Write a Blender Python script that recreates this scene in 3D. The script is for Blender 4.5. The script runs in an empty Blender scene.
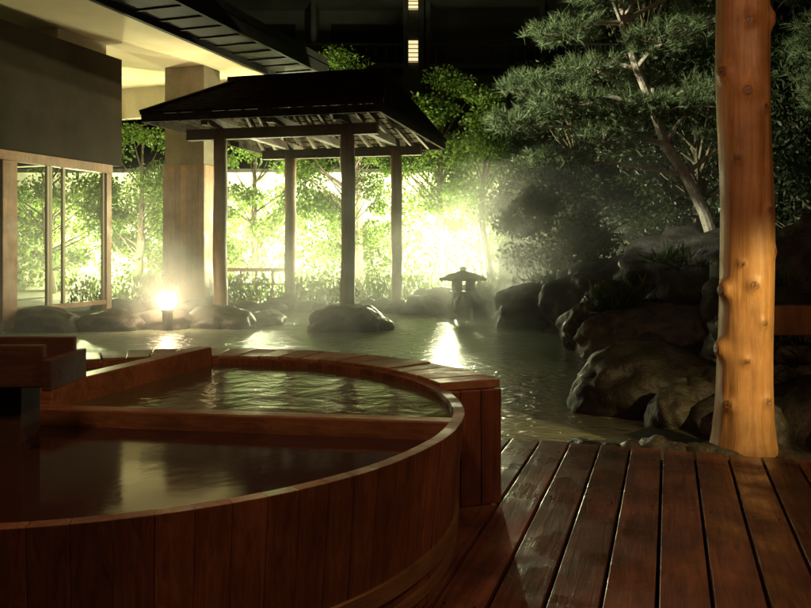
import bpy, math, random
import numpy as np
from mathutils import Vector, Matrix, noise
random.seed(7); np.random.seed(7)
R=math.radians
scene=bpy.context.scene
scene.view_settings.view_transform='Standard'
try: scene.view_settings.look='None'
except: pass
scene.view_settings.exposure=0

# ---------------------------------------------------------------- materials
def newmat(name):
    m=bpy.data.materials.new(name); m.use_nodes=True
    nt=m.node_tree; b=nt.nodes['Principled BSDF']; return m,nt,b
def N(nt,t,**kw):
    n=nt.nodes.new(t)
    for k,v in kw.items(): setattr(n,k,v)
    return n
def ramp(nt,stops):
    r=N(nt,'ShaderNodeValToRGB'); e=r.color_ramp.elements
    while len(e)>1: e.remove(e[-1])
    e[0].position=stops[0][0]; e[0].color=(*stops[0][1],1)
    for p,c in stops[1:]:
        x=e.new(p); x.color=(*c,1)
    return r
def wood(name,dark,light,scale=(12,1,12),rough=(.35,.6),bump=.25,island=.35,knot=False,blotch=(.6,1.15)):
    m,nt,b=newmat(name); L=nt.links
    tc=N(nt,'ShaderNodeTexCoord'); geo=N(nt,'ShaderNodeNewGeometry')
    add=N(nt,'ShaderNodeVectorMath',operation='ADD')
    mul=N(nt,'ShaderNodeMath',operation='MULTIPLY'); mul.inputs[1].default_value=37
    L.new(geo.outputs['Random Per Island'],mul.inputs[0])
    comb=N(nt,'ShaderNodeCombineXYZ')
    for i in range(3): L.new(mul.outputs[0],comb.inputs[i])
    L.new(tc.outputs['Object'],add.inputs[0]); L.new(comb.outputs[0],add.inputs[1])
    mp=N(nt,'ShaderNodeMapping'); mp.inputs['Scale'].default_value=scale
    L.new(add.outputs[0],mp.inputs[0])
    n1=N(nt,'ShaderNodeTexNoise'); n1.inputs['Scale'].default_value=1.6; n1.inputs['Detail'].default_value=7; n1.inputs['Roughness'].default_value=.68; n1.inputs['Distortion'].default_value=1.2
    L.new(mp.outputs[0],n1.inputs['Vector'])
    n2=N(nt,'ShaderNodeTexNoise'); n2.inputs['Scale'].default_value=2.6; n2.inputs['Detail'].default_value=7; n2.inputs['Roughness'].default_value=.65
    L.new(tc.outputs['Object'],n2.inputs['Vector'])
    r=ramp(nt,[(.3,dark),(.7,light)]); L.new(n1.outputs['Fac'],r.inputs[0])
    mr=N(nt,'ShaderNodeMapRange'); mr.inputs['To Min'].default_value=1-island; mr.inputs['To Max'].default_value=1+island*.5
    L.new(geo.outputs['Random Per Island'],mr.inputs['Value'])
    mr2=N(nt,'ShaderNodeMapRange'); mr2.inputs['From Min'].default_value=.35; mr2.inputs['From Max'].default_value=.65; mr2.inputs['To Min'].default_value=blotch[0]; mr2.inputs['To Max'].default_value=blotch[1]
    L.new(n2.outputs['Fac'],mr2.inputs['Value'])
    mm=N(nt,'ShaderNodeMath',operation='MULTIPLY'); L.new(mr.outputs[0],mm.inputs[0]); L.new(mr2.outputs[0],mm.inputs[1])
    vm=N(nt,'ShaderNodeVectorMath',operation='SCALE'); L.new(r.outputs[0],vm.inputs[0]); L.new(mm.outputs[0],vm.inputs['Scale'])
    out=vm.outputs[0]
    if knot:
        at=N(nt,'ShaderNodeAttribute'); at.attribute_name='knot'
        mx=N(nt,'ShaderNodeMixRGB'); mx.inputs[2].default_value=(.07,.022,.01,1)
        L.new(at.outputs['Fac'],mx.inputs[0]); L.new(out,mx.inputs[1]); out=mx.outputs[0]
    L.new(out,b.inputs['Base Color'])
    rr=N(nt,'ShaderNodeMapRange'); rr.inputs['From Min'].default_value=.4; rr.inputs['From Max'].default_value=.6
    rr.inputs['To Min'].default_value=rough[0]; rr.inputs['To Max'].default_value=rough[1]
    n3=N(nt,'ShaderNodeTexNoise'); n3.inputs['Scale'].default_value=3.3; n3.inputs['Detail'].default_value=6
    L.new(add.outputs[0],n3.inputs['Vector']); L.new(n3.outputs['Fac'],rr.inputs['Value'])
    L.new(rr.outputs[0],b.inputs['Roughness'])
    bp=N(nt,'ShaderNodeBump'); bp.inputs['Strength'].default_value=bump; bp.inputs['Distance'].default_value=.01
    L.new(n1.outputs['Fac'],bp.inputs['Height']); L.new(bp.outputs[0],b.inputs['Normal'])
    return m
def rough_mat(name,c1,c2,scale=4,rough=.8,bump=.5,dist=.03,detail=8,spec=.5):
    m,nt,b=newmat(name); L=nt.links
    tc=N(nt,'ShaderNodeTexCoord')
    n=N(nt,'ShaderNodeTexNoise'); n.inputs['Scale'].default_value=scale; n.inputs['Detail'].default_value=detail; n.inputs['Roughness'].default_value=.65
    L.new(tc.outputs['Object'],n.inputs['Vector'])
    r=ramp(nt,[(.32,c1),(.68,c2)]); L.new(n.outputs['Fac'],r.inputs[0]); L.new(r.outputs[0],b.inputs['Base Color'])
    b.inputs['Roughness'].default_value=rough
    b.inputs['Specular IOR Level'].default_value=spec
    bp=N(nt,'ShaderNodeBump'); bp.inputs['Strength'].default_value=bump; bp.inputs['Distance'].default_value=dist
    L.new(n.outputs['Fac'],bp.inputs['Height']); L.new(bp.outputs[0],b.inputs['Normal'])
    return m
def leafmat(name,c1,c2,trans=.35):
    m,nt,b=newmat(name); L=nt.links
    nt.nodes.remove(b); out=nt.nodes['Material Output']
    geo=N(nt,'ShaderNodeNewGeometry'); r=ramp(nt,[(0,c1),(1,c2)]); L.new(geo.outputs['Random Per Island'],r.inputs[0])
    d=N(nt,'ShaderNodeBsdfPrincipled'); d.inputs['Roughness'].default_value=.55; L.new(r.outputs[0],d.inputs['Base Color'])
    d.inputs['Specular IOR Level'].default_value=.25
    t=N(nt,'ShaderNodeBsdfTranslucent'); L.new(r.outputs[0],t.inputs['Color'])
    mx=N(nt,'ShaderNodeMixShader'); mx.inputs[0].default_value=trans
    L.new(d.outputs[0],mx.inputs[1]); L.new(t.outputs[0],mx.inputs[2]); L.new(mx.outputs[0],out.inputs['Surface'])
    return m
def emis(name,c,s):
    m,nt,b=newmat(name); b.inputs['Base Color'].default_value=(*c,1)
    b.inputs['Emission Color'].default_value=(*c,1); b.inputs['Emission Strength'].default_value=s; return m
def watermat(name,col,bscale,bstr,rough=.05,dist=.02,stretch=(1,1,1)):
    m,nt,b=newmat(name); L=nt.links
    b.inputs['Base Color'].default_value=(*col,1); b.inputs['Roughness'].default_value=rough; b.inputs['IOR'].default_value=1.33
    tc=N(nt,'ShaderNodeTexCoord'); mp=N(nt,'ShaderNodeMapping'); mp.inputs['Scale'].default_value=stretch; L.new(tc.outputs['Object'],mp.inputs[0])
    n=N(nt,'ShaderNodeTexNoise'); n.inputs['Scale'].default_value=bscale; n.inputs['Detail'].default_value=4; n.inputs['Distortion'].default_value=.6
    L.new(mp.outputs[0],n.inputs['Vector'])
    bp=N(nt,'ShaderNodeBump'); bp.inputs['Strength'].default_value=bstr; bp.inputs['Distance'].default_value=dist
    L.new(n.outputs['Fac'],bp.inputs['Height']); L.new(bp.outputs[0],b.inputs['Normal']); return m

M_deck=wood('deck_wood',(.085,.033,.02),(.26,.105,.058),(16,1.2,16),(.2,.62),.3,.55,blotch=(.5,1.25))
M_tub=wood('tub_wood',(.14,.052,.022),(.36,.15,.062),(24,24,1.6),(.34,.6),.35,.35,blotch=(.65,1.15))
M_rim=wood('tub_board_wood',(.24,.095,.04),(.46,.22,.1),(2,16,16),(.3,.5),.25,.25)
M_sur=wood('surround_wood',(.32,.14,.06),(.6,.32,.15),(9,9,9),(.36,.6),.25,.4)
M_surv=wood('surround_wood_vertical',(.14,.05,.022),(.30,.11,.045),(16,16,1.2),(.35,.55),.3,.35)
M_log=wood('log_wood',(.36,.165,.058),(.70,.40,.15),(14,14,.8),(.4,.6),.35,.0,knot=True,blotch=(.68,1.1))
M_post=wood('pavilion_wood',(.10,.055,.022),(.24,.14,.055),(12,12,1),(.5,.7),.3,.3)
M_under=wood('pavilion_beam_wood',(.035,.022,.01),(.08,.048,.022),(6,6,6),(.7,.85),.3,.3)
M_clad=wood('cladding_wood',(.28,.13,.05),(.44,.22,.09),(9,9,1),(.45,.6),.2,.25)
M_dark=rough_mat('dark_eave',(.012,.01,.008),(.03,.025,.02),3,.7)
M_roof=rough_mat('cedar_shingle',(.014,.011,.008),(.045,.034,.022),9,.9,.6,spec=.05)
M_plaster=rough_mat('plaster',(.42,.38,.28),(.52,.46,.35),2,.85,.1)
M_soffit=rough_mat('soffit_plaster',(.46,.38,.24),(.56,.46,.3),1.2,.85,.05)
M_brown=rough_mat('brown_render',(.022,.014,.008),(.036,.024,.014),2,.9,.1,spec=.15)
M_conc=rough_mat('concrete',(.16,.13,.09),(.26,.21,.15),3,.85,.2)
M_facade=rough_mat('dark_facade',(.05,.047,.042),(.08,.073,.066),1,.85,.2)
M_white=rough_mat('garden_wall_plaster',(.6,.6,.48),(.72,.72,.58),2,.85,.1)
M_rock=rough_mat('wet_rock',(.018,.016,.012),(.085,.075,.055),5,.45,.9,.05)
M_brock=rough_mat('black_rock',(.008,.007,.006),(.035,.03,.022),5,.5,.9,.04)
M_rock2=rough_mat('pale_rock',(.05,.045,.035),(.17,.15,.11),6,.5,.9,.04)
M_ground=rough_mat('ground_soil',(.015,.02,.008),(.05,.05,.025),3,.9,.8)
M_bark=rough_mat('bark',(.05,.035,.025),(.2,.16,.12),14,.85,.9)
M_pbark=rough_mat('pine_bark',(.2,.17,.13),(.42,.37,.3),14,.85,.9)
M_leafA=leafmat('leaf_light',(.04,.085,.012),(.13,.19,.03),.4)
M_leafB=leafmat('leaf_mid',(.03,.06,.014),(.08,.11,.025),.3)
M_leafC=leafmat('leaf_dark',(.015,.028,.01),(.035,.05,.018),.2)
M_needle=leafmat('pine_needle',(.06,.09,.035),(.12,.155,.07),.15)
M_metal=rough_mat('dark_metal',(.02,.02,.02),(.04,.04,.04),8,.4,.05)

# ---------------------------------------------------------------- mesh builder
class MB:
    def __init__(s): s.v=[];s.f=[];s.m=[];s.n=0
    def add(s,vs,fs,mi=0):
        o=s.n; s.v.extend([tuple(map(float,p)) for p in vs]); s.n+=len(vs)
        s.f.extend([tuple(i+o for i in f) for f in fs]); s.m.extend([mi]*len(fs))
    def box(s,x0,x1,y0,y1,z0,z1,mi=0,M=None):
        vs=[(x,y,z) for z in (z0,z1) for y in (y0,y1) for x in (x0,x1)]
        if M: vs=[M@Vector(p) for p in vs]
        s.add(vs,[(0,2,3,1),(4,5,7,6),(0,1,5,4),(2,6,7,3),(0,4,6,2),(1,3,7,5)],mi)
    def prism(s,poly,z0,z1,mi=0):
        n=len(poly); vs=[(x,y,z0) for x,y in poly]+[(x,y,z1) for x,y in poly]
        fs=[tuple(range(n))[::-1],tuple(range(n,2*n))]+[(i,(i+1)%n,n+(i+1)%n,n+i) for i in range(n)]
        s.add(vs,fs,mi)
    def beam(s,a,b,w,h,mi=0):
        a=Vector(a);b=Vector(b);d=b-a;L=d.length
        q=d.to_track_quat('Y','Z').to_matrix().to_4x4(); q.translation=a
        s.box(-w/2,w/2,0,L,-h/2,h/2,mi,q)
    def tube(s,pts,rad,n=8,mi=0,jit=0):
        pts=[Vector(p) for p in pts]; vs=[];fs=[]
        for i,p in enumerate(pts):
            d=(pts[min(i+1,len(pts)-1)]-pts[max(i-1,0)]).normalized()
            up=Vector((0,0,1)) if abs(d.z)<.9 else Vector((1,0,0))
            a=d.cross(up).normalized(); b=d.cross(a)
            for k in range(n):
                t=2*math.pi*k/n; r=rad[i]*(1+jit*random.uniform(-1,1))
                vs.append(p+a*math.cos(t)*r+b*math.sin(t)*r)
        for i in range(len(pts)-1):
            for k in range(n):
                fs.append((i*n+k,i*n+(k+1)%n,(i+1)*n+(k+1)%n,(i+1)*n+k))
        fs.append(tuple(range(n))[::-1]); fs.append(tuple((len(pts)-1)*n+k for k in range(n)))
        s.add(vs,fs,mi)
    def leaves(s,C,size,mi=0,width=.5,updir=None,spread=1.0):
        C=np.asarray(C); n=len(C)
        d=np.random.normal(size=(n,3))
        if updir is not None: d=d*spread+np.asarray(updir)
        d/=np.linalg.norm(d,axis=1)[:,None]
        e=np.random.normal(size=(n,3)); e=np.cross(d,e); e/=np.linalg.norm(e,axis=1)[:,None]
        L=size*np.random.uniform(.6,1.3,(n,1)); W=L*width*.5
        P=np.stack([C,C+d*L*.5+e*W,C+d*L,C+d*L*.5-e*W],1).reshape(-1,3)
        o=s.n; s.v.extend(map(tuple,P.tolist())); s.n+=4*n
        s.f.extend([(o+4*i,o+4*i+1,o+4*i+2,o+4*i+3) for i in range(n)]); s.m.extend([mi]*n)
    def needles(s,C,D,k,length,width,mi=0,spread=.6):
        C=np.repeat(np.asarray(C),k,0); D=np.repeat(np.asarray(D),k,0); n=len(C)
        d=D+np.random.normal(size=(n,3))*spread; d/=np.linalg.norm(d,axis=1)[:,None]
        e=np.cross(d,np.random.normal(size=(n,3))); e/=np.linalg.norm(e,axis=1)[:,None]
        C=C+np.random.normal(size=(n,3))*.015
        L=length*np.random.uniform(.7,1.2,(n,1))
        P=np.stack([C-e*width/2,C+e*width/2,C+d*L],1).reshape(-1,3)
        o=s.n; s.v.extend(map(tuple,P.tolist())); s.n+=3*n
        s.f.extend([(o+3*i,o+3*i+1,o+3*i+2) for i in range(n)]); s.m.extend([mi]*n)
    def obj(s,name,mats,parent=None,smooth=False,bevel=0,rotz=0):
        me=bpy.data.meshes.new(name); me.from_pydata(s.v,[],s.f)
        for m in mats: me.materials.append(m)
        me.polygons.foreach_set('material_index',s.m)
        if smooth: me.polygons.foreach_set('use_smooth',[True]*len(s.f))
        me.update(); o=bpy.data.objects.new(name,me); scene.collection.objects.link(o)
        o.rotation_euler[2]=rotz
        if bevel:
            b=o.modifiers.new('bevel','BEVEL'); b.width=bevel; b.segments=2; b.limit_method='ANGLE'
        if parent: o.parent=parent
        return o
def empty(name,loc=(0,0,0)):
    e=bpy.data.objects.new(name,None); scene.collection.objects.link(e); e.empty_display_size=.2; return e
def rockgeo(mb,loc,sc,seed,sub=4,mi=0,rotz=0,rough=.28):
    import bmesh
    bm=bmesh.new(); bmesh.ops.create_icosphere(bm,subdivisions=sub,radius=1)
    sd=Vector((seed*3.7,seed*1.3,seed*9.1)); vs=[]
    c,s_=math.cos(rotz),math.sin(rotz)
    for v in bm.verts:
        p=v.co.copy()
        f=1+rough*noise.noise(p*1.1+sd)+rough*.7*noise.noise(p*2.3+sd)+rough*.25*noise.noise(p*6+sd)+rough*.1*noise.noise(p*14+sd)
        f+=.10*abs(noise.noise(p*1.9+sd*2))-.05
        p=p*f
        p.z=max(p.z,-.8)
        x,y,z=p.x*sc[0],p.y*sc[1],p.z*sc[2]
        vs.append((loc[0]+x*c-y*s_,loc[1]+x*s_+y*c,loc[2]+z))
    fs=[tuple(v.index for v in f.verts) for f in bm.faces]
    mb.add(vs,fs,mi); bm.free()
def rock(name,loc,sc,seed,sub=5,mat=None,rotz=0,rough=.28):
    mb=MB(); rockgeo(mb,loc,sc,seed,sub,0,rotz,rough); return mb.obj(name,[mat or M_rock],smooth=True)

# ---------------------------------------------------------------- camera
H=1.15
cam=bpy.data.cameras.new('camera'); co=bpy.data.objects.new('camera',cam); scene.collection.objects.link(co)
co.location=(0,0,H); co.rotation_euler=(R(90),0,0); cam.lens=35; cam.sensor_width=36; cam.shift_y=-.0715
cam.clip_end=2000; cam.clip_start=.05; scene.camera=co
ANG=-math.atan(.334)

# ---------------------------------------------------------------- ground with pond basin
def pondf(x,y): return abs((x+2)/4.8)**3+abs((y-10.3)/5.65)**3
xs=[-400,-150,-60,-30,-18]+list(np.linspace(-12,12,97))+[18,30,60,150,400]
ys=[-400,-150,-60,-20,-8]+list(np.linspace(-2,24,105))+[30,40,60,150,400]
mb=MB(); vs=[];fs=[]
for j,y in enumerate(ys):
    for i,x in enumerate(xs):
        f=pondf(x,y); t=min(max((f-.8)/.3,0),1); t=t*t*(3-2*t)
        z=-.7+t*(.62+.05*noise.noise(Vector((x*.8,y*.8,0))))
        if x>2.5 and y>6: z+=min((x-2.5)*.25,1.2)*min((y-6)/3,1)
        vs.append((x,y,z))
nx=len(xs)
for j in range(len(ys)-1):
    for i in range(nx-1): fs.append((j*nx+i,j*nx+i+1,(j+1)*nx+i+1,(j+1)*nx+i))
mb.add(vs,fs); mb.obj('ground',[M_ground],smooth=True)
mb=MB(); mb.add([(-8.5,4.5,-.15),(4,4.5,-.15),(4,17,-.15),(-8.5,17,-.15)],[(0,1,2,3)])
M_pond=watermat('pond_water_mat',(.34,.38,.27),8,.9,.17,.045,(1,1.5,1)); mb.obj('pond_water',[M_pond])

# ---------------------------------------------------------------- deck
mb=MB(); s0=-.036; pw=.171
for k in range(-30,36):
    a=s0+k*pw; j=random.uniform(-.004,.004)
    mb.box(a+.006,a+pw-.007,-3,4.69+random.uniform(-.02,.01),-.045+j*.5,j*.5)
deck=empty('wooden_deck')
mb.obj('planks',[M_deck],deck,bevel=.004,rotz=ANG)
mb=MB()
for t in (-2,-.5,1,2.4,3.6,4.4): mb.box(-5,6,t,t+.09,-.16,-.055)
mb.box(-5.1,6,4.58,4.64,-.2,-.05)
mb.obj('joists',[M_deck],deck,rotz=ANG)
mb=MB()
for t in (1.045,2.445,3.645,4.445):
    for k in range(-8,18):
        a=s0+k*pw
        for q in (.035,.135):
            P=[(a+q+.0045*math.cos(i*math.pi/4),t+.0045*math.sin(i*math.pi/4)) for i in range(8)]
            mb.prism(P,-.004,.0035)
mb.obj('screws',[M_metal],deck,rotz=ANG)

# ---------------------------------------------------------------- tub
tub=empty('round_wooden_tub'); CX,CY,RT=-1.09,2.99,1.31; ZR=.54
mb=MB(); ns=92
for k in range(ns):
    a0=2*math.pi*k/ns+.0003; a1=2*math.pi*(k+1)/ns-.0003
    dr=random.uniform(-.0012,.0012)
    def ring(r,z): return [(CX+(r+dr)*math.cos(a),CY+(r+dr)*math.sin(a),z) for a in (a0,(a0+a1)/2,a1)]
    o0=ring(RT-.05,0.02);o1=ring(RT,ZR);i1=ring(RT-.042,ZR);i0=ring(RT-.09,.02)
    vs=o0+o1+i1+i0; fs=[]
    for q in range(4):
        n=(q+1)%4
        for e in range(2): fs.append((q*3+e,q*3+e+1,n*3+e+1,n*3+e))
    fs+= [(0,3,6,9),(2,11,8,5)]
    mb.add(vs,fs)
mb.obj('staves',[M_tub],tub,bevel=.0015)
mb=MB()
for zc,h in ((.17,.055),(.085,.03)):
    n=128; vs=[];fs=[]
    rr=RT-.05+.05*zc/ZR
    for k in range(n):
        a=2*math.pi*k/n
        for r,z in ((rr-.01,zc-h/2),(rr+.012,zc-h/2),(rr+.012+.003,zc+h/2),(rr-.01,zc+h/2)): vs.append((CX+r*math.cos(a),CY+r*math.sin(a),z))
    for k in range(n):
        for q in range(4): fs.append((k*4+q,((k+1)%n)*4+q,((k+1)%n)*4+(q+1)%4,k*4+(q+1)%4))
    mb.add(vs,fs)
mb.obj('hoops',[wood('bamboo_hoop',(.22,.12,.05),(.36,.22,.1),(3,3,40),(.4,.6),.2,0)],tub,smooth=False)
mb=MB()
mb.beam((-2.33,3.17,ZR-.075),(.17,2.79,ZR-.075),.075,.14)
mb.beam((-1.08,4.24,ZR-.04),(-1.42,3.08,ZR-.04),.09,.22)
mb.obj('partition_boards',[M_rim],tub,bevel=.006)
def disc(mb,z,poly): mb.add([(x,y,z) for x,y in poly],[tuple(range(len(poly)))])
pf=[];pb=[]
for k in range(121):
    a=2*math.pi*k/120; x=CX+(RT-.045)*math.cos(a); y=CY+(RT-.045)*math.sin(a)
    yl=3.17+(x+2.33)*(2.79-3.17)/2.5
    (pf if y<yl else pb).append((x,y,a))
def srt(p):
    cx=sum(q[0] for q in p)/len(p); cy=sum(q[1] for q in p)/len(p)
    return [(q[0],q[1]) for q in sorted(set(p),key=lambda q:math.atan2(q[1]-cy,q[0]-cx))]
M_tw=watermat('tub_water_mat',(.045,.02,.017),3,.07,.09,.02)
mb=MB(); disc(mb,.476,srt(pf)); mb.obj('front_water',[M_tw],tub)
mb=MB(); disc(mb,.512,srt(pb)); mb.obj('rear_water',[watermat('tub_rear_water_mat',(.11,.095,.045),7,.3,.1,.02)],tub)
mb=MB(); disc(mb,.06,[(CX+(RT-.09)*math.cos(2*math.pi*k/60),CY+(RT-.09)*math.sin(2*math.pi*k/60)) for k in range(60)]); mb.obj('tub_floor',[M_tub],tub)

sur=empty('curved_wooden_surround')
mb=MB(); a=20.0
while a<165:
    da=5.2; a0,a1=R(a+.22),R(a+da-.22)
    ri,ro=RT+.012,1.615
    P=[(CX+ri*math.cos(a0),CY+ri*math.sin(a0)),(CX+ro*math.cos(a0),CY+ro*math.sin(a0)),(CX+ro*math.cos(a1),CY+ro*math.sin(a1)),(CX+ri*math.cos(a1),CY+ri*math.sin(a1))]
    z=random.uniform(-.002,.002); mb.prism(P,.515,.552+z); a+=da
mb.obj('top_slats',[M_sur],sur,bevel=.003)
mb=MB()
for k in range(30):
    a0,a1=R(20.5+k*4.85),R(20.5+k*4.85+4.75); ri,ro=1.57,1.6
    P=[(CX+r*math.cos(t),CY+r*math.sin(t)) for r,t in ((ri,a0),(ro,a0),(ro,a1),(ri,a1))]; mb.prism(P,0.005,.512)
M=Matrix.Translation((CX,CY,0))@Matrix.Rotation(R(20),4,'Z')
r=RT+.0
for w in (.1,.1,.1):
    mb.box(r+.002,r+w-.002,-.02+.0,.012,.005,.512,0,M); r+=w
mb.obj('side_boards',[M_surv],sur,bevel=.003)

# ---------------------------------------------------------------- spout
sp=empty('wooden_water_spout'); mb=MB()
mb.box(-1.72,-1.15,2.5,2.53,.70,.835); mb.box(-1.72,-1.15,2.73,2.76,.70,.835); mb.box(-1.715,-1.155,2.532,2.728,.70,.725)
mb.box(-1.75,-1.72,2.49,2.77,.69,.86); mb.box(-1.15,-1.12,2.49,2.77,.69,.79)
mb.box(-1.36,-1.25,2.56,2.70,.3,.698)
mb.box(-1.60,-1.30,2.47,2.495,.60,.66); mb.box(-1.52,-1.46,2.56,2.7,.3,.698)
mb.obj('trough',[wood('spout_wood',(.06,.025,.012),(.14,.06,.03),(2,14,14),(.75,.9),.1,.3)],sp,bevel=.004)

# ---------------------------------------------------------------- log post
PX,PY=1.955,4.55
mb=MB(); nz,nt_=330,110
knots=[(.90,200,.05,.045),(.56,188,.045,.05),(.93,262,.02,.04),(.72,285,.016,.03),(.50,250,.012,.03),(1.35,300,.014,.035),(2.02,255,.02,.045),(2.14,205,.035,.05),(1.93,296,.014,.03),(2.45,340,.04,.05),(2.42,262,.018,.04),(.28,300,.02,.035),(1.65,232,.012,.03),(1.12,320,.018,.035),(.25,215,.02,.04),(1.5,60,.03,.05),(2.3,120,.03,.05),(1.05,238,.012,.025)]
vs=[];fs=[];kn=[]
for j in range(nz):
    z=-.08+j*3.6/(nz-1)
    cx=PX+.012*math.sin(z*1.9)+.012*(z-1.2)*.3; cy=PY+.01*math.cos(z*2.3)
    for k in range(nt_):
        th=2*math.pi*k/nt_
        r=.152-.004*z+.012*noise.noise(Vector((math.cos(th)*.8,math.sin(th)*.8,z*1.2)))+.006*noise.noise(Vector((math.cos(th)*3,math.sin(th)*3,z*1.6+9)))+.03*math.exp(-max(z,0)*7)
        kk=0
        for kz,ka,am,sg in knots:
            if abs(z-kz)>.2: continue
            dth=(th-R(ka)+math.pi)%(2*math.pi)-math.pi
            d2=((z-kz)**2+(dth*.155)**2)
            r+=am*math.exp(-d2/(sg*sg)); 
            r-=am*.35*math.exp(-d2/((sg*.35)**2))
            dd=math.sqrt(d2)/(sg*.62); kk=max(kk,min(1,max(0,(1.25-dd)/.5))*(.6+.4*math.sin(dd*9)))
        vs.append((cx+r*math.cos(th),cy+r*math.sin(th),z)); kn.append(kk)
for j in range(nz-1):
    for k in range(nt_): fs.append((j*nt_+k,j*nt_+(k+1)%nt_,(j+1)*nt_+(k+1)%nt_,(j+1)*nt_+k))
mb.add(vs,fs)
lp=empty('log_post'); o=mb.obj('log',[M_log],lp,smooth=True)
at=o.data.attributes.new('knot','FLOAT','POINT'); at.data.foreach_set('value',kn)
mb=MB(); rockgeo(mb,(PX,PY+.02,-.1),(.3,.26,.12),5,4); mb.obj('base_stone',[M_rock],lp,smooth=True)
mb=MB(); mb.box(2.62,5.2,5.9,6.02,.48,.70); mb.box(3.4,3.52,5.92,6.0,-.1,.478); mb.box(4.9,5.0,5.92,6.0,-.1,.478)
mb.obj('wooden_rail',[M_clad],bevel=.008)

# ---------------------------------------------------------------- boulders
rock('boulder',(1.93,6.35,-.02),(.62,.5,.40),3,mat=M_brock,rough=.18)
rock('boulder',(1.92,5.55,-.08),(.24,.22,.26),8,mat=M_rock,rough=.16)
rock('boulder',(2.35,5.9,-.05),(.4,.35,.32),12)
rock('boulder',(-.86,12.35,-.15),(.68,.5,.42),21,rough=.22)
rock('boulder',(3.05,9.3,.0),(.95,.6,.5),31,mat=M_rock2)
rock('boulder',(2.5,9.9,.1),(.55,.5,.55),33)
rock('boulder',(3.9,10.4,.5),(1.2,.9,.85),35,mat=M_brock)
rock('boulder',(3.1,11.6,.4),(1.1,.8,.6),37,mat=M_brock)
rock('boulder',(2.2,12.6,.1),(.8,.6,.45),39)
rock('boulder',(3.6,7.6,.1),(.7,.7,.6),41)
rock('boulder',(3.1,6.7,-.05),(.5,.45,.4),43,mat=M_rock2)
rock('boulder',(4.6,8.8,.5),(1.2,.9,1.0),45)
mb=MB(); sd=50
for x,y,sx,sz in [(-6.6,11.6,.7,.3),(-5.6,12.2,.75,.3),(-4.6,12.3,.6,.25),(-3.9,12.6,.55,.24),(-3.0,12.7,.6,.3),(-2.3,13.2,.3,.2),(-7.6,10.8,.7,.35)]:
    sd+=1; rockgeo(mb,(x,y,-.1),(sx,.4,sz),sd,4,0,random.uniform(-.4,.4),.24)
for k in range(26):
    x=-6+k*.33+random.uniform(-.1,.1); y=15.6+random.uniform(-.2,.4)
    sd+=1; s=random.uniform(.18,.42); rockgeo(mb,(x,y,-.12),(s,s*.8,s*.65),sd,3,0,random.uniform(0,3))
for x,y,s in [(1.3,14.8,.45),(.35,15.2,.4),(2.1,13.8,.45),(1.75,13.2,.3),(2.55,12.1,.4),(2.7,11.2,.4),(2.45,10.6,.35),(2.75,8.6,.35),(2.5,7.7,.35),(2.2,7.1,.25),(.62,15.6,.6)]:
    sd+=1; rockgeo(mb,(x,y,-.1),(s,s*.8,s*.75),sd,4,0,random.uniform(0,3))
mb.obj('shore_rocks',[M_rock],smooth=True)
mb=MB()
for k in range(34):
    s=-.6+k*.13; t=4.83+random.uniform(-.02,.14); x=s*.948+t*.317; y=-s*.317+t*.948
    sd+=1; q=random.uniform(.09,.19); rockgeo(mb,(x,y,-.12),(q,q*.8,q*.75),sd,3,0,random.uniform(0,3))
for k in range(22):
    x=random.uniform(2.1,3.4); y=random.uniform(4.6,6); sd+=1; q=random.uniform(.15,.3); rockgeo(mb,(x,y,-.06),(q,q*.8,q*.9),sd,3,0,random.uniform(0,3))
mb.obj('edging_stones',[M_rock],smooth=True)
mb=MB()
for j in range(3):
    for k in range(8):
        sd+=1; rockgeo(mb,(2.65+k*.36+(j%2)*.18,6.2,-.02+j*.17),(.2,.15,.11),sd,3)
mb.obj('stone_wall',[M_rock2],smooth=True)

# ---------------------------------------------------------------- stone lantern
sl=empty('stone_lantern'); mb=MB(); lx,ly=1.05,14.4
def ringf(mb,prof,n,lx,ly):
    vs=[];fs=[]
    for r,z in prof:
        for k in range(n): vs.append((lx+r*math.cos(2*math.pi*k/n),ly+r*math.sin(2*math.pi*k/n),z))
    for j in range(len(prof)-1):
        for k in range(n): fs.append((j*n+k,j*n+(k+1)%n,(j+1)*n+(k+1)%n,(j+1)*n+k))
    fs+=[tuple(range(n))[::-1],tuple((len(prof)-1)*n+k for k in range(n))]; mb.add(vs,fs)
ringf(mb,[(.42,.52),(.44,.56),(.25,.64),(.08,.69),(.05,.71),(.08,.74),(.03,.78)],6,lx,ly)
ringf(mb,[(.24,.27),(.26,.31),(.24,.33)],6,lx,ly)
for k in range(6):
    a=k*math.pi/3; mb.box(-.05,.05,-.05,.05,.33,.52,0,Matrix.Translation((lx+.16*math.cos(a),ly+.16*math.sin(a),0)))
for k in range(4):
    a=k*math.pi/2+.4; mb.tube([(lx+.14*math.cos(a),ly+.14*math.sin(a),.28),(lx+.25*math.cos(a),ly+.25*math.sin(a),.1),(lx+.27*math.cos(a),ly+.27*math.sin(a),-.2)],[.07,.06,.07],6)
mb.obj('lantern_stone',[M_rock],sl)

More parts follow.
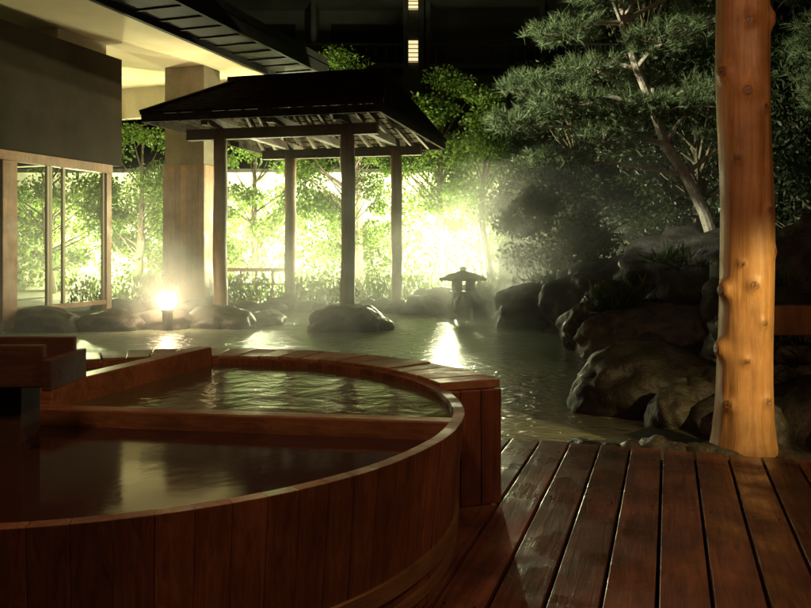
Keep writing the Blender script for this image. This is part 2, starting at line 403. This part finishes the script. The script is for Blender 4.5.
# ---------------------------------------------------------------- pavilion
pav=empty('bath_pavilion')
A=Vector((.968,-.25,0)); B=Vector((.25,.968,0)); P0=Vector((-3.1,13.2,0))
FL=P0;FR=P0+A*2.25;RL=P0+B*3;RR=P0+A*2.25+B*3
mb=MB()
for p in (FL,FR,RL,RR):
    pts=[p+Vector((random.uniform(-.01,.01),0,z)) for z in np.linspace(-.4,3.1,9)]
    mb.tube(pts,[.115+random.uniform(-.006,.006) for _ in pts],14)
mb.obj('posts',[M_post],pav,smooth=True)
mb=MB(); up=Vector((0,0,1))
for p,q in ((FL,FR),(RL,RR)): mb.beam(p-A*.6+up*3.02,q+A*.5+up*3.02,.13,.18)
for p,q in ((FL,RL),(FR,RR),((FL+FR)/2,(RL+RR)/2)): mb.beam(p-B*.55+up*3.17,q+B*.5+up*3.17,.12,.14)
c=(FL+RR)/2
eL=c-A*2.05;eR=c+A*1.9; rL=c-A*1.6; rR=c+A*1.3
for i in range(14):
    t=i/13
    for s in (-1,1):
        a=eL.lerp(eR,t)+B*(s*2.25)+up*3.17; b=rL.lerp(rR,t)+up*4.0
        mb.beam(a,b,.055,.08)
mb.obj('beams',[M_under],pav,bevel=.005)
mb=MB(); nc=12
W=2.35
def course(p0,p1,q0,q1):
    for i in range(nc):
        t0=i/nc; t1=min((i+1.25)/nc,1)
        a,b,cc,d=p0.lerp(q0,t0),p1.lerp(q1,t0),p1.lerp(q1,t1),p0.lerp(q0,t1)
        v=[a+up*.02,b+up*.02,cc,d,a+up*.075,b+up*.075,cc+up*.045,d+up*.045]
        mb.add(v,[(0,3,2,1),(4,5,6,7),(0,1,5,4),(1,2,6,5),(2,3,7,6),(3,0,4,7)])
e1,e2,e3,e4=[x+up*3.24 for x in (eL-B*W,eR-B*W,eR+B*W,eL+B*W)]
r1,r2=rL+up*4.16,rR+up*4.16
course(e1,e2,r1,r2); course(e3,e4,r2,r1); course(e2,e3,r2,r2+B*.01); course(e4,e1,r1+B*.01,r1)
mb.beam(rL-A*.1+up*4.24,rR+A*.1+up*4.24,.26,.12)
for a,b in ((e2,r2),(e3,r2),(e1,r1),(e4,r1)): mb.beam(a+up*.05,b+up*.07,.12,.08)
for a,b in ((e1,e2),(e2,e3),(e3,e4),(e4,e1)): 
    mb.beam(a-up*.05,b-up*.05,.045,.12)
mb.obj('shingle_roof',[M_roof],pav)

mb=MB()
for k in range(7): mb.box(-4.6+k*.34,-4.54+k*.34,17.0,17.06,-.1,.62)
mb.box(-4.7,-2.4,16.98,17.08,.6,.68); mb.box(-4.65,-2.45,17.01,17.05,.3,.35)
mb.obj('low_wooden_fence',[M_clad])

# ---------------------------------------------------------------- left building
lb=empty('bathhouse_building')
def loc(x,y):
    c,s_=.9485,.3168; return (x*c-y*s_, x*s_+y*c)
sE,_=loc(-4.5,11.7)
sG,tG0=loc(-6.0,12.0); _,tG1=loc(-5.31,14.07)
_,tEnd=loc(-2.6,17.2)
mb=MB(); mb.box(sE-9,sE,2,tEnd,4.8,4.86,0)
mb.obj('soffit',[M_soffit],lb,rotz=ANG)
mb=MB(); mb.box(sE+.002,sE+.95,2,tEnd+.1,4.84,4.98,0); mb.box(sE+.952,sE+1.02,2,tEnd+.1,4.8,5.02,0)
mb.box(sE-9,sE+1.0,2,tEnd+.1,5.03,5.2,0)
mb.box(sE-.02,sE+.06,2,tEnd+.05,4.72,4.838,0)
for k in range(28): mb.box(sE+.08,sE+.94,2.2+k*.58,2.25+k*.58,4.81,4.838,0)
mb.obj('eave',[M_dark],lb,rotz=ANG)
mb=MB(); mb.box(sG-.3,sG+.02,4,tG1+.35,2.6,4.55,0); mb.obj('upper_wall',[M_brown],lb,rotz=ANG)
mb=MB(); mb.box(sG-4,sG-.305,tG1+.1,tG1+.3,2.65,4.798,0)
mb.box(sG-4,sG-.2,tG1-1,tG1+.2,4.56,4.796,0); mb.box(sE-6,sE-.1,tEnd-.25,tEnd-.05,4.1,4.798,0)
mb.obj('plaster_wall',[M_plaster],lb,rotz=ANG)
sC,tC=loc(-4.4,16.3)
mb=MB(); mb.box(sC-.46,sC+.46,tC-.3,tC+.3,2.8,4.795,0); mb.obj('column_upper',[M_conc],lb,rotz=ANG)
mb=MB()
for k in range(7):
    w=.98/7; mb.box(sC-.49+k*w+.003,sC-.49+(k+1)*w-.003,tC-.33,tC-.302,-.2,2.79)
    mb.box(sC-.49+k*w+.003,sC-.49+(k+1)*w-.003,tC+.302,tC+.33,-.2,2.79)
for k in range(4):
    w=.6/4; mb.box(sC+.462,sC+.49,tC-.3+k*w+.003,tC-.3+(k+1)*w-.003,-.2,2.79); mb.box(sC-.49,sC-.462,tC-.3+k*w+.003,tC-.3+(k+1)*w-.003,-.2,2.79)
mb.box(sC-.46,sC+.46,tC-.3,tC+.3,-.2,2.798)
mb.obj('column_cladding',[M_clad],lb,rotz=ANG)
mb=MB(); mb.box(sG-.06,sG+.06,4,tG1+.06,2.44,2.598)
mb.box(sG-.09,sG+.09,tG0-.25,tG0+.03,-.1,2.438)
mb.box(sG-.055,sG+.055,tG1-.1,tG1+.03,-.1,2.438)
mb.box(sG-.05,sG+.05,tG0+.035,tG1-.105,.12,.2)
mb.obj('window_frame',[M_clad],lb,rotz=ANG,bevel=.005)
mb=MB()
for f in (.0,.33,.36,.5,.97): 
    t=tG0+.03+(tG1-.13-tG0)*f; mb.box(sG-.025,sG+.025,t,t+.05,.202,2.436)
mb.obj('sash',[M_plaster],lb,rotz=ANG)
g,ntg,bg=newmat('window_glass')
ntg.nodes.remove(bg); outg=ntg.nodes['Material Output']
tr=N(ntg,'ShaderNodeBsdfTransparent'); tr.inputs[0].default_value=(.88,.9,.8,1); gl=N(ntg,'ShaderNodeBsdfGlossy'); gl.inputs['Roughness'].default_value=.02
fr=N(ntg,'ShaderNodeFresnel'); mxg=N(ntg,'ShaderNodeMixShader'); ntg.links.new(fr.outputs[0],mxg.inputs[0]); ntg.links.new(tr.outputs[0],mxg.inputs[1]); ntg.links.new(gl.outputs[0],mxg.inputs[2]); ntg.links.new(mxg.outputs[0],outg.inputs['Surface'])
mb=MB(); mb.add([(sG,tG0+.03,.2),(sG,tG1-.1,.2),(sG,tG1-.1,2.44),(sG,tG0+.03,2.44)],[(0,1,2,3)]); mb.obj('glass',[g],lb,rotz=ANG)
mb=MB(); mb.box(sG-.3,sG+.0,2,tG0-.26,-.2,2.59); mb.obj('side_wall',[M_brown],lb,rotz=ANG)

# ---------------------------------------------------------------- garden wall and far building
mb=MB(); mb.box(-16,2.6,22.0,22.2,-.2,3.2); mb.box(-16.05,2.65,21.92,22.28,3.202,3.3,1)
mb.obj('garden_wall',[M_white,M_dark])
hb=empty('hotel_building'); mb=MB()
mb.box(-14,16,33,40,0,16); mb.obj('facade',[M_facade],hb)
mb=MB()
for z in (5.6,8.3,11.0,13.7):
    mb.box(-14,16.2,31.6,32.99,z,z+.18); mb.box(-14,16.2,31.58,31.64,z+.9,z+.98)
    for k in range(75): mb.box(-14+k*.4,-13.96+k*.4,31.6,31.63,z+.18,z+.9)
for k in range(7): mb.box(-13+k*4.6,-12.8+k*4.6,31.7,32.99,0,16)
mb.obj('balconies',[M_facade],hb)
mb=MB(); gm=rough_mat('dark_glass',(.01,.01,.012),(.02,.02,.02),2,.15,.02)
for z in (6,8.7,11.4):
    for k in range(7):
        if k==3 : continue
        mb.box(-12.3+k*4.6,-9.2+k*4.6,32.93,32.98,z,z+1.7)
mb.obj('balcony_windows',[gm],hb)
mb=MB(); 
mb.box(.12,.5,31.45,31.5,8.5,9.35); mb.box(.12,.5,31.45,31.5,10.6,11.35)
mb.obj('lit_stair_windows',[emis('stair_light',(1,.8,.42),1.1)],hb)
mb=MB()
for z0,z1 in ((8.5,9.35),(10.6,11.35)):
    for k in range(5): mb.box(.1,.52,31.42,31.445,z0+k*(z1-z0)/5,z0+k*(z1-z0)/5+.03)
mb.box(-.1,.1,31.4,32.9,4,16); mb.box(.52,.72,31.4,32.9,4,16); mb.box(.1,.52,31.52,32.9,4,16)
mb.obj('stair_tower',[M_facade],hb)

# ---------------------------------------------------------------- vegetation
def blobpts(c,r,n,hollow=.35):
    d=np.random.normal(size=(n,3)); d/=np.linalg.norm(d,axis=1)[:,None]
    rad=np.random.uniform(hollow,1,(n,1))**.6
    return np.asarray(c)+d*rad*np.asarray(r)
def tree(name,base,crown_c,crown_r,nblob,nleaf,size,mat,trunk_r=.09,blob=.5,width=.5,bark=None):
    mb=MB(); base=Vector(base); cc=Vector(crown_c)
    top=cc+Vector((0,0,crown_r[2]*.5))
    mid=base.lerp(top,.5)+Vector((random.uniform(-.2,.2),random.uniform(-.2,.2),0))
    mb.tube([base,base.lerp(mid,.5),mid,mid.lerp(top,.5),top],[trunk_r*1.2,trunk_r,trunk_r*.8,trunk_r*.5,trunk_r*.2],8,0,.1)
    C=blobpts(crown_c,crown_r,nblob,.25)
    for p in C:
        p=Vector(p); t=min(max((p.z-base.z)/(top.z-base.z)-.25,.15),.9)
        q=base.lerp(mid,t*2) if t<.5 else mid.lerp(top,t*2-1)
        m=q.lerp(p,.5)+Vector((0,0,-.1+random.uniform(0,.2)))
        mb.tube([q,m,p],[trunk_r*.3,trunk_r*.18,.008],5,0)
        s=random.uniform(.6,1.25)*blob
        pts=blobpts(p,(s,s,s*.6),nleaf//nblob,.1)
        mb.leaves(pts,size,1,width,(0,0,-.3),1)
    return mb.obj(name,[bark or M_bark,mat])
tree('maple_tree',(-8.6,19.2,0),(-8.4,19.0,2.6),(2.2,.8,2.1),28,9000,.11,M_leafA)
tree('maple_tree',(-6.3,18.6,0),(-6.2,18.6,2.5),(1.2,.7,2.2),24,8500,.10,M_leafA)
tree('maple_tree',(-3.7,19.6,0),(-3.7,19.5,2.7),(1.6,.6,2.0),26,7500,.10,M_leafA)
tree('maple_tree',(-1.5,19.4,0),(-1.5,19.4,2.9),(1.6,.7,2.2),34,11000,.10,M_leafA)
tree('maple_tree',(-1.2,20.6,0),(-1.35,20.4,5.2),(.9,.7,1.2),14,5000,.11,M_leafA)
tree('maple_tree',(.9,18.8,0),(.9,18.9,3.4),(1.5,.8,1.9),40,14500,.10,M_leafA)
tree('maple_tree',(1.9,17.2,0),(1.75,17.3,2.8),(.8,.6,1.4),18,5500,.09,M_leafA)
tree('camellia_shrub',(3.0,13.3,.2),(2.9,13.3,1.7),(1.3,.8,.95),30,15000,.085,M_leafB,.07,.45)
tree('camellia_shrub',(2.0,14.9,0),(2.2,14.9,1.7),(.6,.6,1.2),14,3500,.08,M_leafC,.05,.35)
for x,y,z in ((5.5,15,3.2),(8,16,4.0),(3.9,18.5,3.2),(10.5,14,4),(7,12.5,2.6),(5.8,19,6),(9,21,6)):
    tree('broadleaf_tree',(x,y,0),(x,y,z),(1.9,1.5,z*.75),34,9000,.12,M_leafC,.14,.7)
n=20000; X=np.random.uniform(-13,3,n); Y=21.4+np.random.uniform(-.4,.4,n)
Z=np.random.uniform(0,1,n)**.8
hz=np.array([2.3+1.3*noise.noise(Vector((x*.45,0,0)))+.5*noise.noise(Vector((x*1.6,3,0))) for x in X])
Y=Y-.35*np.array([noise.noise(Vector((x*1.1,0,z*3))) for x,z in zip(X,Z)])
mb=MB(); mb.leaves(np.stack([X,Y,Z*hz],1),.12,0,.5,(0,-.3,.2),1); mb.obj('garden_hedge',[M_leafA])
mb=MB()
pts=np.stack([np.random.uniform(-7,3,18000),np.random.uniform(16.0,18.2,18000),np.random.uniform(-.1,.5,18000)],1)
keep=[noise.noise(Vector((p[0]*1.6,p[1]*1.6,0)))*.8+.35>p[2] for p in pts]; pts=pts[np.array(keep)]
mb.leaves(pts,.13,0,.28,(0,0,1.0),.6); mb.obj('ground_cover_plants',[M_leafB])
mb=MB()
for (x,y,z,r,n) in ((2.5,9.4,.45,.35,350),(3.5,9.9,.9,.4,350),(2.45,12.9,.5,.5,500),(3.5,7.9,.7,.35,250),(1.5,15.2,.2,.4,400),(2.9,6.3,.25,.3,200)):
    p=np.repeat([[x,y,z]],n,0)+np.random.normal(size=(n,3))*np.array([r*.5,r*.4,.05]); mb.leaves(p,.28,0,.07,(0,0,.7),.7)
mb.obj('ornamental_grass',[M_leafB])

# pine
mb=MB()
tp=[(4.15,10.5,1.1),(3.98,10.5,1.6),(3.72,10.5,2.1),(3.46,10.5,2.5),(3.3,10.5,3.0),(3.05,10.4,3.5),(2.85,10.4,4.1),(2.9,10.5,4.9),(2.7,10.5,5.6)]
mb.tube(tp,[.085,.075,.065,.06,.06,.055,.045,.04,.02],10,0,.08)
pads=[(1.5,10.3,2.7,.5,.2),(2.05,10.0,2.95,.55,.22),(1.75,10.6,3.3,.45,.2),(2.55,10.2,2.5,.55,.22),(3.1,9.9,2.85,.5,.22),(2.6,10.7,3.55,.55,.25),(3.75,10.1,2.95,.5,.25),(4.25,10.4,3.3,.5,.25),(3.3,10.1,3.75,.55,.25),(2.15,10.4,3.95,.5,.22),(2.5,10.0,4.35,.5,.22),(3.9,10.4,4.1,.55,.25),(3.2,10.3,4.6,.6,.25),(4.4,10.2,4.7,.5,.25),(2.2,10.4,4.8,.5,.25),(3.4,11.0,3.3,.5,.25),(4.5,10.8,2.6,.45,.2),(2.75,10.4,5.4,.7,.3),(2.1,10.6,2.3,.4,.15)]
TP=[Vector(p) for p in tp]
for x,y,z,r,h in pads:
    c0=Vector((x,y,z)); q=min(TP[2:],key=lambda t:(t-c0).length+max(t.z-c0.z,0)*1.5)
    m=q.lerp(c0,.5)+Vector((0,random.uniform(-.1,.1),random.uniform(.0,.15)))
    mb.tube([q,m,c0],[.035,.025,.012],6,0)
    n=110; C=[];D=[]
    for k in range(n):
        a=random.uniform(0,6.28); rr=r*math.sqrt(random.random())*random.uniform(.7,1.15)
        p=c0+Vector((rr*math.cos(a)*1.1,rr*math.sin(a)*.8,random.uniform(-.5,1)*h*(1-.5*rr/r)+.12*noise.noise(Vector((rr*math.cos(a)*4,rr*math.sin(a)*4,z)))))
        C.append(p); D.append(Vector((math.cos(a)*.7,math.sin(a)*.7,.6)))
        if k%6==0: mb.tube([c0,(c0+p)/2+Vector((0,0,-.03)),p],[.012,.008,.004],4,0)
    mb.needles(C,D,26,.13,.009,1,.75)
mb.obj('pine_tree',[M_pbark,M_needle])
mb=MB(); mb.tube([(5.9,9.2,0.5),(5.7,9.1,2.4),(5.6,9.2,4.6)],[.12,.1,.05],8,0)
for x,y,z,r,h in ((5.0,9,2.9,.6,.3),(4.9,9,3.5,.5,.25),(5.5,9.0,2.3,.6,.3),(5.6,8.9,3.9,.6,.3),(6.2,9,3.0,.6,.3)):
    c0=Vector((x,y,z)); mb.tube([(5.65,9.1,z-.2),c0],[.04,.015],5,0); C=[];D=[]
    for k in range(110):
        a=random.uniform(0,6.28); rr=r*math.sqrt(random.random()); C.append(c0+Vector((rr*math.cos(a),rr*math.sin(a)*.8,random.uniform(-.5,1)*h))); D.append(Vector((math.cos(a)*.7,math.sin(a)*.7,.6)))
    mb.needles(C,D,24,.13,.009,1,.75)
mb.obj('pine_tree',[M_pbark,M_needle])

# ---------------------------------------------------------------- lamps
GX,GY=-3.68,12.2
gl_=empty('globe_garden_lamp'); mb=MB()
ringf(mb,[(.02,.17),(.08,.19),(.13,.25),(.14,.31),(.115,.37),(.06,.42),(.02,.43)],20,GX,GY)
mb.obj('globe',[emis('lamp_glow',(1,.76,.44),95)],gl_,smooth=True)
mb=MB(); ringf(mb,[(.08,-.2),(.08,.12),(.1,.17)],14,GX,GY); mb.obj('lamp_stem',[M_metal],gl_)
def light(name,kind,locn,power,col,target=None,size=.1,spot=60,blend=.6):
    l=bpy.data.lights.new(name,kind); l.energy=power; l.color=col
    if kind in('POINT','SPOT'): l.shadow_soft_size=size
    if kind=='SPOT': l.spot_size=R(spot); l.spot_blend=blend
    o=bpy.data.objects.new(name,l); scene.collection.objects.link(o); o.location=locn
    if target: o.rotation_euler=(Vector(target)-Vector(locn)).to_track_quat('-Z','Y').to_euler()
    return o
GW=(1,1,.56)
light('floodlight','POINT',(-3.8,20.4,1.5),2700,GW,size=.1)
light('floodlight','POINT',(1.0,20.4,1.6),3000,GW,size=.1)
light('floodlight','POINT',(-8.4,20.4,1.2),2100,GW,size=.1)
light('floodlight','POINT',(-2.9,17.9,.35),1700,GW,size=.1)
light('floodlight','POINT',(.9,17.5,.5),2000,GW,size=.1)
light('floodlight','POINT',(-6.4,17.5,.35),750,GW,size=.1)
light('pine_spotlight','SPOT',(-3.2,9.0,4.6),5600,(1,1,.72),(2.9,10.5,3.2),.15,38,.7)  # unseen spot lighting the pine; its place by the eave is made up
light('soffit_light','SPOT',(-3.9,15.0,3.6),40,(1,.74,.44),(-4.2,14.9,4.8),.15,150,.9)
light('post_spotlight','SPOT',(3.1,2.2,1.7),360,(1,.73,.30),(1.97,4.55,.55),.08,30,.8)
light('foreground_fill','POINT',(2.2,1.6,3.0),66,(1,.52,.26),size=.12)  # added warm light above the frame for deck and post, no fixture
light('foreground_fill','POINT',(-.7,1.2,3.2),85,(1,.54,.30),size=.15)  # second added warm light, brightens the tub and surround from above

# ---------------------------------------------------------------- steam
def steam(name,b,dens,nscale,lo,hi,zfall,plumes=()):
    m=bpy.data.materials.new(name+'_mat'); m.use_nodes=True; nt=m.node_tree; nt.nodes.clear(); L=nt.links
    out=N(nt,'ShaderNodeOutputMaterial'); vs=N(nt,'ShaderNodeVolumeScatter'); vs.inputs['Color'].default_value=(1,1,.95,1); vs.inputs['Anisotropy'].default_value=.3
    tc=N(nt,'ShaderNodeTexCoord'); n=N(nt,'ShaderNodeTexNoise'); n.inputs['Scale'].default_value=nscale; n.inputs['Detail'].default_value=2; L.new(tc.outputs['Object'],n.inputs['Vector'])
    mr=N(nt,'ShaderNodeMapRange'); mr.inputs['From Min'].default_value=lo; mr.inputs['From Max'].default_value=hi; L.new(n.outputs['Fac'],mr.inputs['Value'])
    sx=N(nt,'ShaderNodeSeparateXYZ'); L.new(tc.outputs['Object'],sx.inputs[0])
    mz=N(nt,'ShaderNodeMapRange'); mz.inputs['From Min'].default_value=b[4]; mz.inputs['From Max'].default_value=zfall; mz.inputs['To Min'].default_value=1; mz.inputs['To Max'].default_value=0; L.new(sx.outputs[2],mz.inputs['Value'])
    fac=mz.outputs[0]
    for p,r,k in plumes:
        dv=N(nt,'ShaderNodeVectorMath',operation='DISTANCE'); L.new(tc.outputs['Object'],dv.inputs[0]); dv.inputs[1].default_value=p
        mq=N(nt,'ShaderNodeMapRange'); mq.interpolation_type='SMOOTHSTEP'; mq.inputs['From Min'].default_value=0; mq.inputs['From Max'].default_value=r; mq.inputs['To Min'].default_value=k; mq.inputs['To Max'].default_value=0; L.new(dv.outputs['Value'],mq.inputs['Value'])
        ad=N(nt,'ShaderNodeMath',operation='ADD'); L.new(fac,ad.inputs[0]); L.new(mq.outputs[0],ad.inputs[1]); fac=ad.outputs[0]
    a=N(nt,'ShaderNodeMath',operation='MULTIPLY'); L.new(mr.outputs[0],a.inputs[0]); L.new(fac,a.inputs[1])
    a2=N(nt,'ShaderNodeMath',operation='MULTIPLY'); a2.inputs[1].default_value=dens; L.new(a.outputs[0],a2.inputs[0]); L.new(a2.outputs[0],vs.inputs['Density'])
    L.new(vs.outputs[0],out.inputs['Volume'])
    mb=MB(); mb.box(*b); return mb.obj(name,[m])
steam('steam',(-8,4,8,16.6,-.13,2.6),.11,.9,.38,.66,2.6,(((1.7,12.9,.8),2.3,8),((GX,GY-.1,.35),1.1,8.0),((-1.5,11.3,0),1.8,2)))  # middle plume is added around the globe lamp to stand in for bloom

# ---------------------------------------------------------------- sky + moon
w=bpy.data.worlds.new('World'); scene.world=w; w.use_nodes=True; nt=w.node_tree
bgn=nt.nodes['Background']; sky=nt.nodes.new('ShaderNodeTexSky'); sky.sky_type='NISHITA'; sky.sun_disc=False
sky.sun_elevation=R(2); sky.sun_rotation=R(200); nt.links.new(sky.outputs[0],bgn.inputs[0]); bgn.inputs[1].default_value=.0012
s=bpy.data.lights.new('moon','SUN'); s.energy=.01; s.angle=R(.5); so=bpy.data.objects.new('moon',s); scene.collection.objects.link(so); so.rotation_euler=(R(50),0,R(20))
